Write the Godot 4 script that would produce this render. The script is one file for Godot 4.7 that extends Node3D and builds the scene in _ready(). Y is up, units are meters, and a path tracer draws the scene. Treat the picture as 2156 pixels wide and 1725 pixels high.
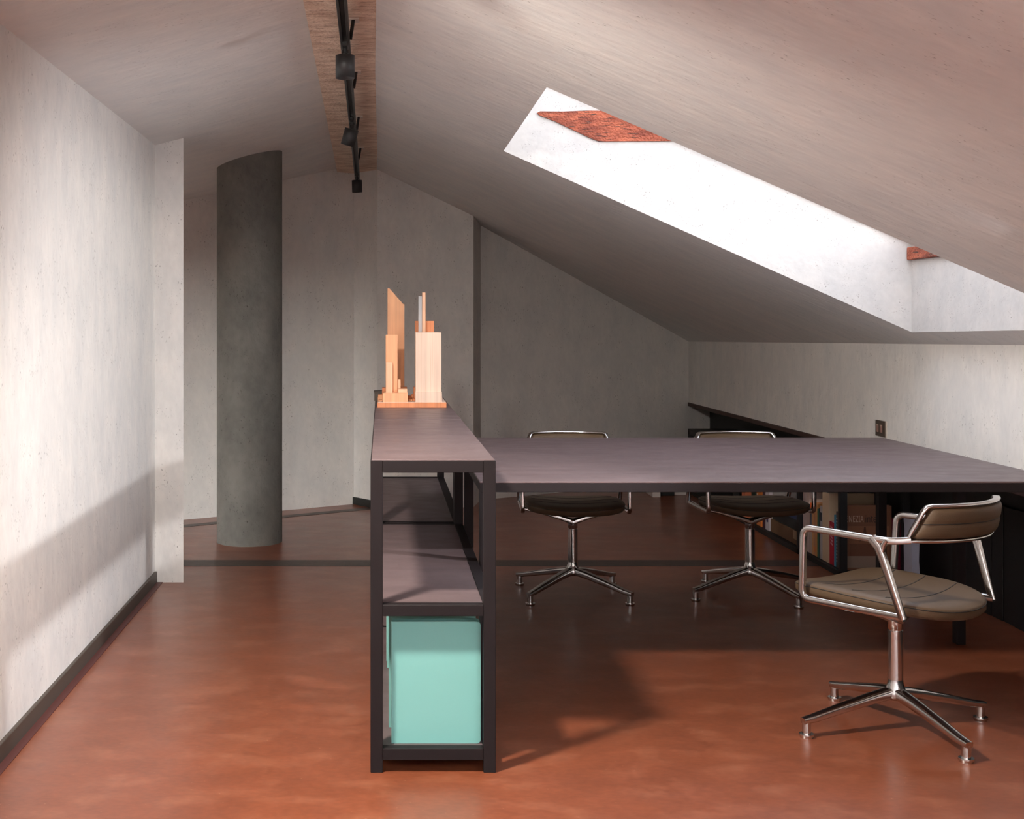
extends Node3D

# Attic studio. World: x right, y up, depth d runs away from the camera along -z.
const H := 1.3
const LAMP := 4.0
const WASH := 2.3

var M := {}
var used := {}

# ------------------------------------------------------------------ helpers
func p(x: float, y: float, d: float) -> Vector3:
	return Vector3(x, y, -d)

func new_st() -> SurfaceTool:
	var st := SurfaceTool.new()
	st.begin(Mesh.PRIMITIVE_TRIANGLES)
	return st

func numbered(n: String) -> String:
	if not used.has(n):
		used[n] = 0
		return n
	used[n] += 1
	return "%s_%03d" % [n, used[n]]

func obj(called: String, mesh: Mesh, mat: Material, parent: Node = null) -> MeshInstance3D:
	var o := MeshInstance3D.new()
	o.mesh = mesh
	o.material_override = mat
	o.cast_shadow = GeometryInstance3D.SHADOW_CASTING_SETTING_ON
	if parent == null:
		o.name = numbered(called)
		add_child(o)
	else:
		o.name = called
		parent.add_child(o, true)
	return o

func done(called: String, st: SurfaceTool, mat: Material, parent: Node = null) -> MeshInstance3D:
	return obj(called, st.commit(), mat, parent)

func smooth(called: String, st: SurfaceTool, mat: Material, parent: Node = null) -> MeshInstance3D:
	st.generate_normals()
	return obj(called, st.commit(), mat, parent)

func thing(called: String, label: String, category: String, at := Vector3.ZERO, turn := 0.0, group := "") -> Node3D:
	var o := Node3D.new()
	o.name = numbered(called)
	add_child(o)
	o.position = at
	o.rotation.y = turn
	tag(o, label, category, group)
	return o

func tag(o: Node, label: String, category: String, group := "") -> void:
	o.set_meta("label", label)
	o.set_meta("category", category)
	if group != "":
		o.set_meta("group", group)

func structure(o: Node, label := "", category := "") -> Node:
	o.set_meta("kind", "structure")
	if label != "":
		o.set_meta("label", label)
		o.set_meta("category", category)
	return o

# triangle with a flat normal that looks along hint
func tri(st: SurfaceTool, a: Vector3, b: Vector3, c: Vector3, hint: Vector3) -> void:
	var n := (b - a).cross(c - a)
	if n.length() < 1e-12:
		return
	n = n.normalized()
	if n.dot(hint) < 0.0:
		n = -n
	else:
		var t := b
		b = c
		c = t
	for v: Vector3 in [a, b, c]:
		st.set_normal(n)
		st.add_vertex(v)

func quad(st: SurfaceTool, a: Vector3, b: Vector3, c: Vector3, d: Vector3, hint: Vector3) -> void:
	tri(st, a, b, c, hint)
	tri(st, a, c, d, hint)

# chamfered box between two corners
func cbox(st: SurfaceTool, lo: Vector3, hi: Vector3, ch := 0.002, xf := Transform3D()) -> void:
	var mid := (lo + hi) * 0.5
	var h := (hi - lo).abs() * 0.5
	ch = minf(ch, minf(h.x, minf(h.y, h.z)) * 0.6)
	var v := func(sx: float, sy: float, sz: float, axis: int) -> Vector3:
		var q := Vector3(h.x - ch, h.y - ch, h.z - ch)
		q[axis] += ch
		return xf * (mid + q * Vector3(sx, sy, sz))
	var b := xf.basis
	for s: float in [-1.0, 1.0]:
		quad(st, v.call(s, -1, -1, 0), v.call(s, 1, -1, 0), v.call(s, 1, 1, 0), v.call(s, -1, 1, 0), b.x * s)
		quad(st, v.call(-1, s, -1, 1), v.call(1, s, -1, 1), v.call(1, s, 1, 1), v.call(-1, s, 1, 1), b.y * s)
		quad(st, v.call(-1, -1, s, 2), v.call(1, -1, s, 2), v.call(1, 1, s, 2), v.call(-1, 1, s, 2), b.z * s)
	if ch <= 0.0:
		return
	for s: float in [-1.0, 1.0]:
		for t: float in [-1.0, 1.0]:
			quad(st, v.call(s, t, -1, 0), v.call(s, t, 1, 0), v.call(s, t, 1, 1), v.call(s, t, -1, 1), b * Vector3(s, t, 0))
			quad(st, v.call(s, -1, t, 0), v.call(s, 1, t, 0), v.call(s, 1, t, 2), v.call(s, -1, t, 2), b * Vector3(s, 0, t))
			quad(st, v.call(-1, s, t, 1), v.call(1, s, t, 1), v.call(1, s, t, 2), v.call(-1, s, t, 2), b * Vector3(0, s, t))
			for w: float in [-1.0, 1.0]:
				tri(st, v.call(s, t, w, 0), v.call(s, t, w, 1), v.call(s, t, w, 2), b * Vector3(s, t, w))

# box given by x0,x1,y0,y1 and depth d0,d1
func dbox(called: String, x0: float, x1: float, y0: float, y1: float, d0: float, d1: float, mat: Material, parent: Node = null, ch := 0.002) -> MeshInstance3D:
	var st := new_st()
	cbox(st, Vector3(minf(x0, x1), minf(y0, y1), -maxf(d0, d1)), Vector3(maxf(x0, x1), maxf(y0, y1), -minf(d0, d1)), ch)
	return done(called, st, mat, parent)

func lbox(called: String, lo: Vector3, hi: Vector3, mat: Material, parent: Node, ch := 0.002, xf := Transform3D()) -> MeshInstance3D:
	var st := new_st()
	cbox(st, lo, hi, ch, xf)
	return done(called, st, mat, parent)

# vertical prism from a plan polygon of (x, d)
func prism(st: SurfaceTool, poly: PackedVector2Array, y0: float, y1: float) -> void:
	var mid := Vector2.ZERO
	for q in poly:
		mid += q
	mid /= poly.size()
	var idx := Geometry2D.triangulate_polygon(poly)
	for i in range(0, idx.size(), 3):
		var a := poly[idx[i]]
		var b := poly[idx[i + 1]]
		var c := poly[idx[i + 2]]
		tri(st, p(a.x, y1, a.y), p(b.x, y1, b.y), p(c.x, y1, c.y), Vector3.UP)
		tri(st, p(a.x, y0, a.y), p(b.x, y0, b.y), p(c.x, y0, c.y), Vector3.DOWN)
	var cw := Geometry2D.is_polygon_clockwise(poly)
	for i in poly.size():
		var a := poly[i]
		var b := poly[(i + 1) % poly.size()]
		var e := b - a
		var n := Vector2(e.y, -e.x) * (-1.0 if cw else 1.0)
		quad(st, p(a.x, y0, a.y), p(b.x, y0, b.y), p(b.x, y1, b.y), p(a.x, y1, a.y), Vector3(n.x, 0, -n.y))

# surface of revolution round the y axis, profile of (radius, y), smooth
func lathe(st: SurfaceTool, prof: Array, seg := 24, xf := Transform3D(), close := true) -> void:
	st.set_smooth_group(0)
	for i in prof.size() - 1:
		var a: Vector2 = prof[i]
		var b: Vector2 = prof[i + 1]
		for k in seg:
			var t0 := TAU * k / seg
			var t1 := TAU * (k + 1) / seg
			var q := [Vector3(a.x * cos(t0), a.y, a.x * sin(t0)), Vector3(a.x * cos(t1), a.y, a.x * sin(t1)), Vector3(b.x * cos(t1), b.y, b.x * sin(t1)), Vector3(b.x * cos(t0), b.y, b.x * sin(t0))]
			wtri(st, xf * q[0], xf * q[1], xf * q[2])
			wtri(st, xf * q[0], xf * q[2], xf * q[3])
	if close:
		st.set_smooth_group(-1)
		for e in [[prof[0], false], [prof[prof.size() - 1], true]]:
			var c: Vector2 = e[0]
			if c.x < 1e-5:
				continue
			for k in seg:
				var t0 := TAU * k / seg
				var t1 := TAU * (k + 1) / seg
				var u := xf * Vector3(c.x * cos(t0), c.y, c.x * sin(t0))
				var w := xf * Vector3(c.x * cos(t1), c.y, c.x * sin(t1))
				if e[1]:
					wtri(st, xf * Vector3(0, c.y, 0), u, w)
				else:
					wtri(st, xf * Vector3(0, c.y, 0), w, u)

func wtri(st: SurfaceTool, a: Vector3, b: Vector3, c: Vector3) -> void:
	if (b - a).cross(c - a).length() < 1e-14:
		return
	st.add_vertex(a)
	st.add_vertex(b)
	st.add_vertex(c)

# round the corners of a path
func rounded(pts: Array, r: float, n := 5) -> Array:
	var out := [pts[0]]
	for i in range(1, pts.size() - 1):
		var a: Vector3 = pts[i - 1]
		var b: Vector3 = pts[i]
		var c: Vector3 = pts[i + 1]
		var q := minf(r, minf(a.distance_to(b), b.distance_to(c)) * 0.45)
		var s := b + (a - b).normalized() * q
		var e := b + (c - b).normalized() * q
		for k in n + 1:
			var t := float(k) / n
			out.append(s.lerp(b, t).lerp(b.lerp(e, t), t))
	out.append(pts[pts.size() - 1])
	return out

# sweep a rounded rectangle (w across side, h along up) along a path
func sweep(st: SurfaceTool, pts: Array, w: Array, h: Array, up: Vector3, closed := false, corner := 0.35) -> void:
	var rings := []
	var n := pts.size()
	for i in n:
		var a: Vector3 = pts[(i - 1 + n) % n] if (closed or i > 0) else pts[i]
		var b: Vector3 = pts[(i + 1) % n] if (closed or i < n - 1) else pts[i]
		var t := (b - a).normalized()
		var side := t.cross(up)
		if side.length() < 0.05:
			side = t.cross(Vector3(0.3, 1, 0.2))
		side = side.normalized()
		var u := side.cross(t).normalized()
		var f := float(i) / maxf(1.0, n - 1)
		var ww: float = lerpf(w[0], w[1], f) * 0.5
		var hh: float = lerpf(h[0], h[1], f) * 0.5
		var ring := []
		var rr := minf(ww, hh) * 2.0 * corner
		for q in 4:
			var sx: float = [1, -1, -1, 1][q]
			var sy: float = [1, 1, -1, -1][q]
			for k in 4:
				var ang := PI * 0.5 * (q + k / 3.0)
				var x := sx * (ww - rr) + rr * cos(ang)
				var y := sy * (hh - rr) + rr * sin(ang)
				ring.append(Vector3(pts[i]) + side * x + u * y)
		rings.append(ring)
	st.set_smooth_group(0)
	var last := n if closed else n - 1
	for i in last:
		var r0: Array = rings[i]
		var r1: Array = rings[(i + 1) % n]
		var m := r0.size()
		for k in m:
			var k2 := (k + 1) % m
			wtri(st, r0[k], r1[k], r1[k2])
			wtri(st, r0[k], r1[k2], r0[k2])
	if not closed:
		st.set_smooth_group(-1)
		for e in [0, n - 1]:
			var r: Array = rings[e]
			for k in range(1, r.size() - 1):
				if e == 0:
					wtri(st, r[0], r[k], r[k + 1])
				else:
					wtri(st, r[0], r[k + 1], r[k])

# ------------------------------------------------------------------ textures
func nz(s: int, f: float, oct := 4, size := 512, type := FastNoiseLite.TYPE_SIMPLEX_SMOOTH) -> PackedByteArray:
	var n := FastNoiseLite.new()
	n.seed = s
	n.noise_type = type
	n.frequency = f
	n.fractal_octaves = oct
	var im := n.get_seamless_image(size, size)
	im.convert(Image.FORMAT_L8)
	return im.get_data()

func tex(data: PackedByteArray, size: int) -> ImageTexture:
	return ImageTexture.create_from_image(Image.create_from_data(size, size, false, Image.FORMAT_RGB8, data))

func tex_l(data: PackedByteArray, size: int) -> ImageTexture:
	return ImageTexture.create_from_image(Image.create_from_data(size, size, false, Image.FORMAT_L8, data))

func mix3(a: Color, b: Color, t: float) -> Color:
	return a.lerp(b, clampf(t, 0.0, 1.0))

# plaster: soft cloudy tone with small darker flecks
func plaster_tex(s: int, size: int, flecks: float, cloud: float) -> ImageTexture:
	var low := nz(s, 0.006, 4, size)
	var mid := nz(s + 1, 0.03, 3, size)
	var fl := nz(s + 2, 0.11, 2, size)
	var gate := nz(s + 3, 0.012, 2, size)
	var out := PackedByteArray()
	out.resize(size * size * 3)
	for i in size * size:
		var a := (low[i] - 128) / 128.0
		var b := (mid[i] - 128) / 128.0
		var v := 0.93 + a * cloud + b * cloud * 0.5
		var k := clampf((fl[i] - 190.0) / 40.0, 0.0, 1.0) * clampf((gate[i] - 120.0) / 80.0, 0.0, 1.0)
		v -= k * flecks
		v = clampf(v, 0.0, 1.0)
		out[i * 3] = int(255 * v)
		out[i * 3 + 1] = int(255 * clampf(v - 0.006 * a - 0.01 * k, 0, 1))
		out[i * 3 + 2] = int(255 * clampf(v - 0.012 * a - 0.02 * k, 0, 1))
	return tex(out, size)

# grey texture squeezed between two values
func ranged_tex(s: int, f: float, lo: float, hi: float, size := 512, oct := 4) -> ImageTexture:
	var d := nz(s, f, oct, size)
	for i in d.size():
		d[i] = int(255.0 * lerpf(lo, hi, d[i] / 255.0))
	return tex_l(d, size)

func height_tex(s: int, f: float, size := 512, oct := 5) -> ImageTexture:
	return tex_l(nz(s, f, oct, size), size)

func floor_tex(size: int) -> ImageTexture:
	var low := nz(11, 0.005, 4, size)
	var mid := nz(12, 0.016, 4, size)
	var fine := nz(13, 0.08, 3, size)
	var speck := nz(14, 0.16, 1, size)
	var veil := nz(15, 0.011, 5, size)
	var out := PackedByteArray()
	out.resize(size * size * 3)
	var dark := Color(0.435, 0.235, 0.155)
	var base := Color(0.525, 0.285, 0.185)
	var pale := Color(0.62, 0.40, 0.30)
	for i in size * size:
		var a := low[i] / 255.0
		var b := mid[i] / 255.0
		var c := mix3(dark, base, 0.25 + 0.75 * (a * 0.55 + b * 0.65))
		c = mix3(c, pale, clampf((veil[i] / 255.0 - 0.5) * 1.2, 0, 0.4))
		var g := (fine[i] - 128) / 128.0 * 0.035
		if speck[i] > 247:
			c = mix3(c, Color(0.80, 0.70, 0.62), 0.5)
		out[i * 3] = int(255 * clampf(c.r + g, 0, 1))
		out[i * 3 + 1] = int(255 * clampf(c.g + g * 0.7, 0, 1))
		out[i * 3 + 2] = int(255 * clampf(c.b + g * 0.6, 0, 1))
	return tex(out, size)

# streaky two-colour texture; stretch along u
func streak_tex(s: int, size: int, a: Color, b: Color, along: float, crack: Color, amount: float) -> ImageTexture:
	var n := FastNoiseLite.new()
	n.seed = s
	n.frequency = 0.01
	n.fractal_octaves = 5
	var n2 := FastNoiseLite.new()
	n2.seed = s + 5
	n2.frequency = 0.02
	n2.fractal_octaves = 3
	var out := PackedByteArray()
	out.resize(size * size * 3)
	for y in size:
		for x in size:
			var t := n.get_noise_2d(x * along, y * 1.6) * 0.9 + 0.5 + n2.get_noise_2d(x * 0.4, y * 0.4) * 0.35
			var c := mix3(a, b, t)
			var k := n2.get_noise_2d(x * along * 0.9 + 700, y * 4.0)
			if k > 0.33:
				c = mix3(c, crack, clampf((k - 0.33) * 7.0, 0, 1) * amount)
			var i := (y * size + x) * 3
			out[i] = int(255 * clampf(c.r, 0, 1))
			out[i + 1] = int(255 * clampf(c.g, 0, 1))
			out[i + 2] = int(255 * clampf(c.b, 0, 1))
	return tex(out, size)

func mat(called: String, c: Color, rough: float, metal := 0.0, spec := 0.5) -> StandardMaterial3D:
	var m := StandardMaterial3D.new()
	m.resource_name = called
	m.albedo_color = c
	m.roughness = rough
	m.metallic = metal
	m.metallic_specular = spec
	M[called] = m
	return m

func triplanar(m: StandardMaterial3D, t: Texture2D, scale: Vector3, world := true) -> void:
	m.albedo_texture = t
	m.uv1_triplanar = true
	m.uv1_world_triplanar = world
	m.uv1_triplanar_sharpness = 8.0
	m.uv1_scale = scale

func bump(m: StandardMaterial3D, t: Texture2D, cm: float) -> void:
	m.heightmap_enabled = true
	m.heightmap_texture = t
	m.heightmap_scale = cm

func materials() -> void:
	var pl := plaster_tex(3, 1024, 0.36, 0.036)
	var hb := height_tex(31, 0.035)
	var wall := mat("lime_plaster", Color(0.92, 0.905, 0.885), 0.85, 0, 0.35)
	triplanar(wall, pl, Vector3(0.8, 0.45, 0.8))
	bump(wall, hb, 0.15)
	var ceil_m := mat("brushed_ceiling_plaster", Color(0.915, 0.91, 0.90), 0.85, 0, 0.35)
	triplanar(ceil_m, plaster_tex(7, 1024, 0.34, 0.026), Vector3(0.42, 0.8, 0.85))
	bump(ceil_m, hb, 0.15)
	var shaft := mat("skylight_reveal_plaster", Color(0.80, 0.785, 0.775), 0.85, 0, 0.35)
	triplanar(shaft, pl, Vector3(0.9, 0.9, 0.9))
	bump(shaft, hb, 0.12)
	var fl := mat("red_polished_concrete", Color(1, 1, 1), 0.30, 0, 0.6)
	triplanar(fl, floor_tex(1024), Vector3(0.34, 0.34, 0.5))
	fl.roughness_texture = ranged_tex(41, 0.02, 0.285, 0.345)
	fl.roughness = 1.0
	var strip := mat("dark_stone_strip", Color(0.30, 0.235, 0.205), 0.45)
	triplanar(strip, streak_tex(60, 256, Color(0.8, 0.8, 0.8), Color(1, 1, 1), 1.2, Color(0.55, 0.5, 0.5), 0.8), Vector3(2, 2, 2))
	var col := mat("grey_column_plaster", Color(0.475, 0.47, 0.445), 0.75, 0, 0.4)
	triplanar(col, plaster_tex(83, 512, 0.30, 0.09), Vector3(1.1, 0.8, 1.1))
	bump(col, height_tex(84, 0.05), 0.25)
	var beam := mat("weathered_beam", Color(1, 1, 1), 0.85)
	triplanar(beam, streak_tex(70, 512, Color(0.80, 0.69, 0.60), Color(0.92, 0.84, 0.76), 0.6, Color(0.46, 0.36, 0.30), 0.55), Vector3(1.6, 1.6, 1.6))
	bump(beam, height_tex(71, 0.06), 0.5)
	var timber := mat("red_timber", Color(1, 1, 1), 0.75)
	triplanar(timber, streak_tex(75, 512, Color(0.45, 0.20, 0.13), Color(0.68, 0.36, 0.25), 0.35, Color(0.16, 0.10, 0.07), 0.9), Vector3(2.2, 2.6, 2.2))
	bump(timber, height_tex(76, 0.06), 0.5)
	mat("dark_skirting", Color(0.30, 0.265, 0.235), 0.55)
	mat("black_skirting", Color(0.10, 0.11, 0.10), 0.5)
	mat("burgundy_edge", Color(0.34, 0.19, 0.175), 0.5)
	mat("lintel_wood", Color(0.24, 0.15, 0.12), 0.6)
	mat("black_board", Color(0.085, 0.075, 0.07), 0.6)
	var sh := mat("aubergine_lacquer", Color(0.118, 0.094, 0.096), 0.55, 0, 0.3)
	sh.uv1_triplanar = true
	var top := mat("aubergine_linoleum", Color(0.385, 0.32, 0.318), 0.42, 0, 0.5)
	triplanar(top, streak_tex(90, 512, Color(0.93, 0.93, 0.935), Color(1, 1, 1), 0.35, Color(0.94, 0.94, 0.95), 0.3), Vector3(0.7, 0.7, 0.9))
	top.roughness_texture = ranged_tex(91, 0.02, 0.38, 0.50)
	top.roughness = 1.0
	mat("teal_card", Color(0.46, 0.685, 0.655), 0.75)
	mat("teal_card_edge", Color(0.53, 0.74, 0.70), 0.75)
	mat("polished_aluminium", Color(0.80, 0.79, 0.78), 0.17, 1.0)
	var le := mat("olive_leather", Color(0.33, 0.262, 0.195), 0.52, 0, 0.35)
	le.uv1_triplanar = true
	bump(le, height_tex(95, 0.12), 0.04)
	le.uv1_scale = Vector3(6, 6, 6)
	mat("leather_seam", Color(0.13, 0.115, 0.095), 0.7)
	mat("track_black", Color(0.085, 0.09, 0.095), 0.42)
	mat("spot_graphite", Color(0.17, 0.18, 0.185), 0.45)
	mat("chalk_white", Color(0.80, 0.75, 0.70), 0.8)
	var g := mat("skylight_glass", Color(0.95, 0.98, 1.0, 0.04), 0.02)
	g.transparency = BaseMaterial3D.TRANSPARENCY_ALPHA
	var tg := mat("solar_control_glass", Color(0.20, 0.20, 0.20, 0.70), 0.02)
	tg.transparency = BaseMaterial3D.TRANSPARENCY_ALPHA
	var ac := mat("frosted_acrylic", Color(0.80, 0.80, 0.80, 0.45), 0.2)
	ac.transparency = BaseMaterial3D.TRANSPARENCY_ALPHA
	var wood_g := streak_tex(101, 512, Color(0.90, 0.90, 0.90), Color(1, 1, 1), 0.12, Color(0.86, 0.82, 0.78), 0.5)
	var grain := wood_g.get_image()
	grain.rotate_90(CLOCKWISE)
	wood_g = ImageTexture.create_from_image(grain)
	for w in [["maple_wood", Color(0.90, 0.70, 0.56)], ["beech_wood", Color(0.88, 0.64, 0.47)], ["cherry_wood", Color(0.84, 0.53, 0.35)], ["pale_wood", Color(0.88, 0.765, 0.685)]]:
		var m := mat(w[0], w[1], 0.55)
		triplanar(m, wood_g, Vector3(3, 1.0, 3), false)

# ------------------------------------------------------------------ room shell
func y_right(x: float, d: float) -> float:
	return 2.36 - (0.4537 + (maxf(d, 0.0) - 5.1) * 0.00472) * x

func y_left(x: float, d: float) -> float:
	return 2.40 + (x + 0.3) * (0.25 + 0.04 * clampf((d - 6.5) / 2.0, 0.0, 1.0))

func beam_left(d: float) -> float:
	return -0.26 - (d - 4.3) * 0.0110

func beam_right(d: float) -> float:
	return 0.003 - (d - 4.3) * 0.0076

# sloping sheet over a plan region with holes cut out
func slope_sheet(st: SurfaceTool, yf: Callable, region: PackedVector2Array, holes: Array, lift: float, down: bool, step := 0.5) -> void:
	var lo := Vector2(1e9, 1e9)
	var hi := -lo
	for q in region:
		lo = lo.min(q)
		hi = hi.max(q)
	var x := lo.x
	while x < hi.x:
		var d := lo.y
		while d < hi.y:
			var cell := PackedVector2Array([Vector2(x, d), Vector2(x + step, d), Vector2(x + step, d + step), Vector2(x, d + step)])
			var parts: Array = Geometry2D.intersect_polygons(cell, region)
			for h: PackedVector2Array in holes:
				var nxt := []
				for c: PackedVector2Array in parts:
					var cut := Geometry2D.clip_polygons(c, h)
					nxt.append_array(cut)
				parts = nxt
			for c: PackedVector2Array in parts:
				var idx := Geometry2D.triangulate_polygon(c)
				for i in range(0, idx.size(), 3):
					var v := []
					for k in 3:
						var q := c[idx[i + k]]
						v.append(p(q.x, yf.call(q.x, q.y) + lift, q.y))
					tri(st, v[0], v[1], v[2], Vector3.DOWN if down else Vector3.UP)
			d += step
		x += step

func shaft_walls(st: SurfaceTool, yf: Callable, h: PackedVector2Array, lift: float) -> void:
	var mid := (h[0] + h[1] + h[2] + h[3]) / 4.0
	for i in 4:
		var a := h[i]
		var b := h[(i + 1) % 4]
		var inward := mid - (a + b) * 0.5
		var n := 8
		for k in n:
			var u := a.lerp(b, float(k) / n)
			var w := a.lerp(b, float(k + 1) / n)
			quad(st, p(u.x, yf.call(u.x, u.y), u.y), p(w.x, yf.call(w.x, w.y), w.y), p(w.x, yf.call(w.x, w.y) + lift, w.y), p(u.x, yf.call(u.x, u.y) + lift, u.y), Vector3(inward.x, 0, -inward.y))

func skylight(n: int, yf: Callable, h: PackedVector2Array, lift: float, glass: Material) -> void:
	var w := Node3D.new()
	w.name = "window_%d" % n
	add_child(w)
	structure(w)
	var st := new_st()
	var g := []
	for q in h:
		g.append(p(q.x, yf.call(q.x, q.y) + lift - 0.03, q.y))
	quad(st, g[0], g[1], g[2], g[3], Vector3.DOWN)
	done("glass_pane", st, glass, w)
	for i in 4:
		var a: Vector3 = g[i]
		var b: Vector3 = g[(i + 1) % 4]
		var s2 := new_st()
		sweep(s2, [a, b], [0.035, 0.035], [0.05, 0.05], Vector3.UP, false, 0.1)
		smooth("frame_bar", s2, M.red_timber, w)

func room() -> void:
	var lift := 0.46
	# skylight openings in plan (x, d): the long one in view, and those behind the camera
	var sky_a := PackedVector2Array([Vector2(0.565, 4.43), Vector2(2.40, 4.29), Vector2(2.41, 5.894), Vector2(0.568, 6.03)])
	var sky_b := PackedVector2Array([Vector2(0.565, -2.4), Vector2(2.40, -2.4), Vector2(2.40, 0.8), Vector2(0.565, 0.8)])
	var sky_c := PackedVector2Array([Vector2(-1.0, -2.4), Vector2(-0.4, -2.4), Vector2(-0.4, 1.0), Vector2(-1.0, 1.0)])

	var fl := dbox("floor", -2.9, 2.95, -0.2, 0.0, -2.8, 12.0, M.red_polished_concrete, null, 0.0)
	structure(fl)

	var c := Node3D.new()
	c.name = "ceiling"
	add_child(c)
	structure(c)
	var right_plan := PackedVector2Array([Vector2(beam_right(-2.8) - 0.02, -2.8), Vector2(2.95, -2.8), Vector2(2.95, 12.0), Vector2(beam_right(12.0) - 0.02, 12.0)])
	var left_plan := PackedVector2Array([Vector2(-2.9, -2.8), Vector2(beam_left(-2.8) + 0.03, -2.8), Vector2(beam_left(12.0) + 0.03, 12.0), Vector2(-2.9, 12.0)])
	var st := new_st()
	slope_sheet(st, y_right, right_plan, [sky_a, sky_b], 0.0, true)
	slope_sheet(st, y_right, right_plan, [sky_a, sky_b], lift, false)
	done("roof_slope", st, M.brushed_ceiling_plaster, c)
	st = new_st()
	slope_sheet(st, y_left, left_plan, [sky_c], 0.0, true)
	slope_sheet(st, y_left, left_plan, [sky_c], lift, false)
	done("roof_slope", st, M.brushed_ceiling_plaster, c)
	for s in [[sky_a, y_right], [sky_b, y_right], [sky_c, y_left]]:
		st = new_st()
		shaft_walls(st, s[1], s[0], lift)
		done("skylight_reveal", st, M.skylight_reveal_plaster, c)
	skylight(1, y_right, sky_a, lift, M.solar_control_glass)
	skylight(2, y_right, sky_b, lift, M.skylight_glass)
	skylight(3, y_left, sky_c, lift, M.skylight_glass)
	# exposed timber in the far reveal of the long skylight
	st = new_st()
	var tp := [Vector2(0.735, 2.281), Vector2(0.722, 2.274), Vector2(0.735, 2.262), Vector2(0.80, 2.236), Vector2(0.89, 2.192), Vector2(0.96, 2.158), Vector2(1.005, 2.139), Vector2(1.42, 2.137), Vector2(1.12, 2.278), Vector2(0.95, 2.282), Vector2(0.84, 2.279)]
	timber_patch(st, tp)
	done("exposed_timber", st, M.red_timber, c)
	# timber frame member above the low reveal
	st = new_st()
	var ya := y_right(2.41, 5.89)
	cbox(st, Vector3(2.385, ya + 0.328, -5.888), Vector3(2.43, ya + 0.385, -4.30), 0.003)
	done("sash_rail", st, M.red_timber, c)

	# ridge beam
	st = new_st()
	var bb := [-2.8, 9.3]
	var q := []
	for d: float in bb:
		q.append([p(beam_left(d), 2.372, d), p(beam_right(d), 2.372, d), p(beam_right(d), 2.95, d), p(beam_left(d), 2.95, d)])
	quad(st, q[0][0], q[0][1], q[1][1], q[1][0], Vector3.DOWN)
	quad(st, q[0][2], q[0][3], q[1][3], q[1][2], Vector3.UP)
	quad(st, q[0][0], q[0][3], q[1][3], q[1][0], Vector3.LEFT)
	quad(st, q[0][1], q[0][2], q[1][2], q[1][1], Vector3.RIGHT)
	quad(st, q[1][0], q[1][1], q[1][2], q[1][3], Vector3.FORWARD)
	quad(st, q[0][0], q[0][1], q[0][2], q[0][3], Vector3.BACK)
	var beam := done("ridge_beam", st, M.weathered_beam)
	structure(beam, "weathered brown ridge beam between the two plaster slopes", "beam")

	# walls
	st = new_st()
	prism(st, PackedVector2Array([Vector2(-1.134, -2.8), Vector2(-1.134, 6.49), Vector2(-0.991, 6.49), Vector2(-1.065, 6.80), Vector2(-1.45, 6.80), Vector2(-1.45, -2.8)]), -0.05, 2.7)
	structure(done("wall_left", st, M.lime_plaster))
	st = new_st()
	var face := [Vector2(-2.75, 7.58), Vector2(-0.197, 9.30), Vector2(-0.027, 9.07), Vector2(0.649, 9.137), Vector2(0.728, 9.514), Vector2(2.518, 10.673), Vector2(2.95, 10.953)]
	var poly := PackedVector2Array(face)
	poly.append(Vector2(2.95, 11.9))
	poly.append(Vector2(-2.75, 11.9))
	prism(st, poly, -0.05, 2.9)
	structure(done("wall_back", st, M.lime_plaster))
	# recess left of the pier: its glazed door stands out of view and lights the far end from the left
	var rc := Node3D.new()
	rc.name = "wall_recess"
	add_child(rc)
	structure(rc)
	dbox("side_wall", -2.9, -2.7, -0.05, 2.7, 5.9, 9.0, M.lime_plaster, rc, 0.0)
	dbox("jamb", -2.72, -2.66, -0.05, 2.7, 5.9, 6.1, M.lime_plaster, rc, 0.0)
	dbox("lintel", -2.72, -1.44, 1.80, 2.7, 5.9, 6.1, M.lime_plaster, rc, 0.0)
	var dr := Node3D.new()
	dr.name = "door_1"
	add_child(dr)
	structure(dr)
	for xx: float in [-2.66, -2.07, -1.49]:
		dbox("stile", xx, xx + 0.04, 0.0, 1.80, 5.98, 6.03, M.red_timber, dr, 0.002)
	for yy: float in [0.0, 1.75]:
		dbox("rail", -2.66, -1.45, yy, yy + 0.05, 5.98, 6.03, M.red_timber, dr, 0.002)
	dbox("glass_pane", -2.62, -1.49, 0.05, 1.75, 6.003, 6.007, M.skylight_glass, dr, 0.0)
	structure(dbox("wall_front", -1.5, 2.95, -0.05, 2.9, -2.8, -2.6, M.lime_plaster, null, 0.0))
	var wr := Node3D.new()
	wr.name = "wall_right"
	add_child(wr)
	structure(wr)
	dbox("knee_wall", 2.53, 2.95, 0.645, 1.5, -2.8, 11.2, M.lime_plaster, wr, 0.0)
	dbox("niche_back", 2.74, 2.95, -0.05, 0.645, -2.8, 11.2, M.black_board, wr, 0.0)
	dbox("lintel", 2.522, 2.74, 0.615, 0.645, -2.6, 10.70, M.lintel_wood, wr, 0.004)

	# baseboards and floor inlays
	structure(dbox("baseboard_left", -1.136, -1.122, 0.0, 0.056, -2.6, 6.488, M.dark_skirting, null, 0.002))
	structure(dbox("trim_1", -1.122, -1.094, -0.01, 0.0025, -2.6, 6.488, M.burgundy_edge, null, 0.0))
	structure(dbox("trim_2", -2.7, 2.36, -0.01, 0.0015, 6.918, 7.098, M.dark_stone_strip, null, 0.0))
	st = new_st()
	var e := Vector2(-0.197, 9.30)
	var f := Vector2(-0.027, 9.07)
	var nn := Vector2(-(f - e).y, (f - e).x).normalized() * -0.012
	prism(st, PackedVector2Array([e, f, f + nn, e + nn]), 0.0, 0.052)
	structure(done("baseboard_back", st, M.black_skirting))
	st = new_st()
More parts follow.
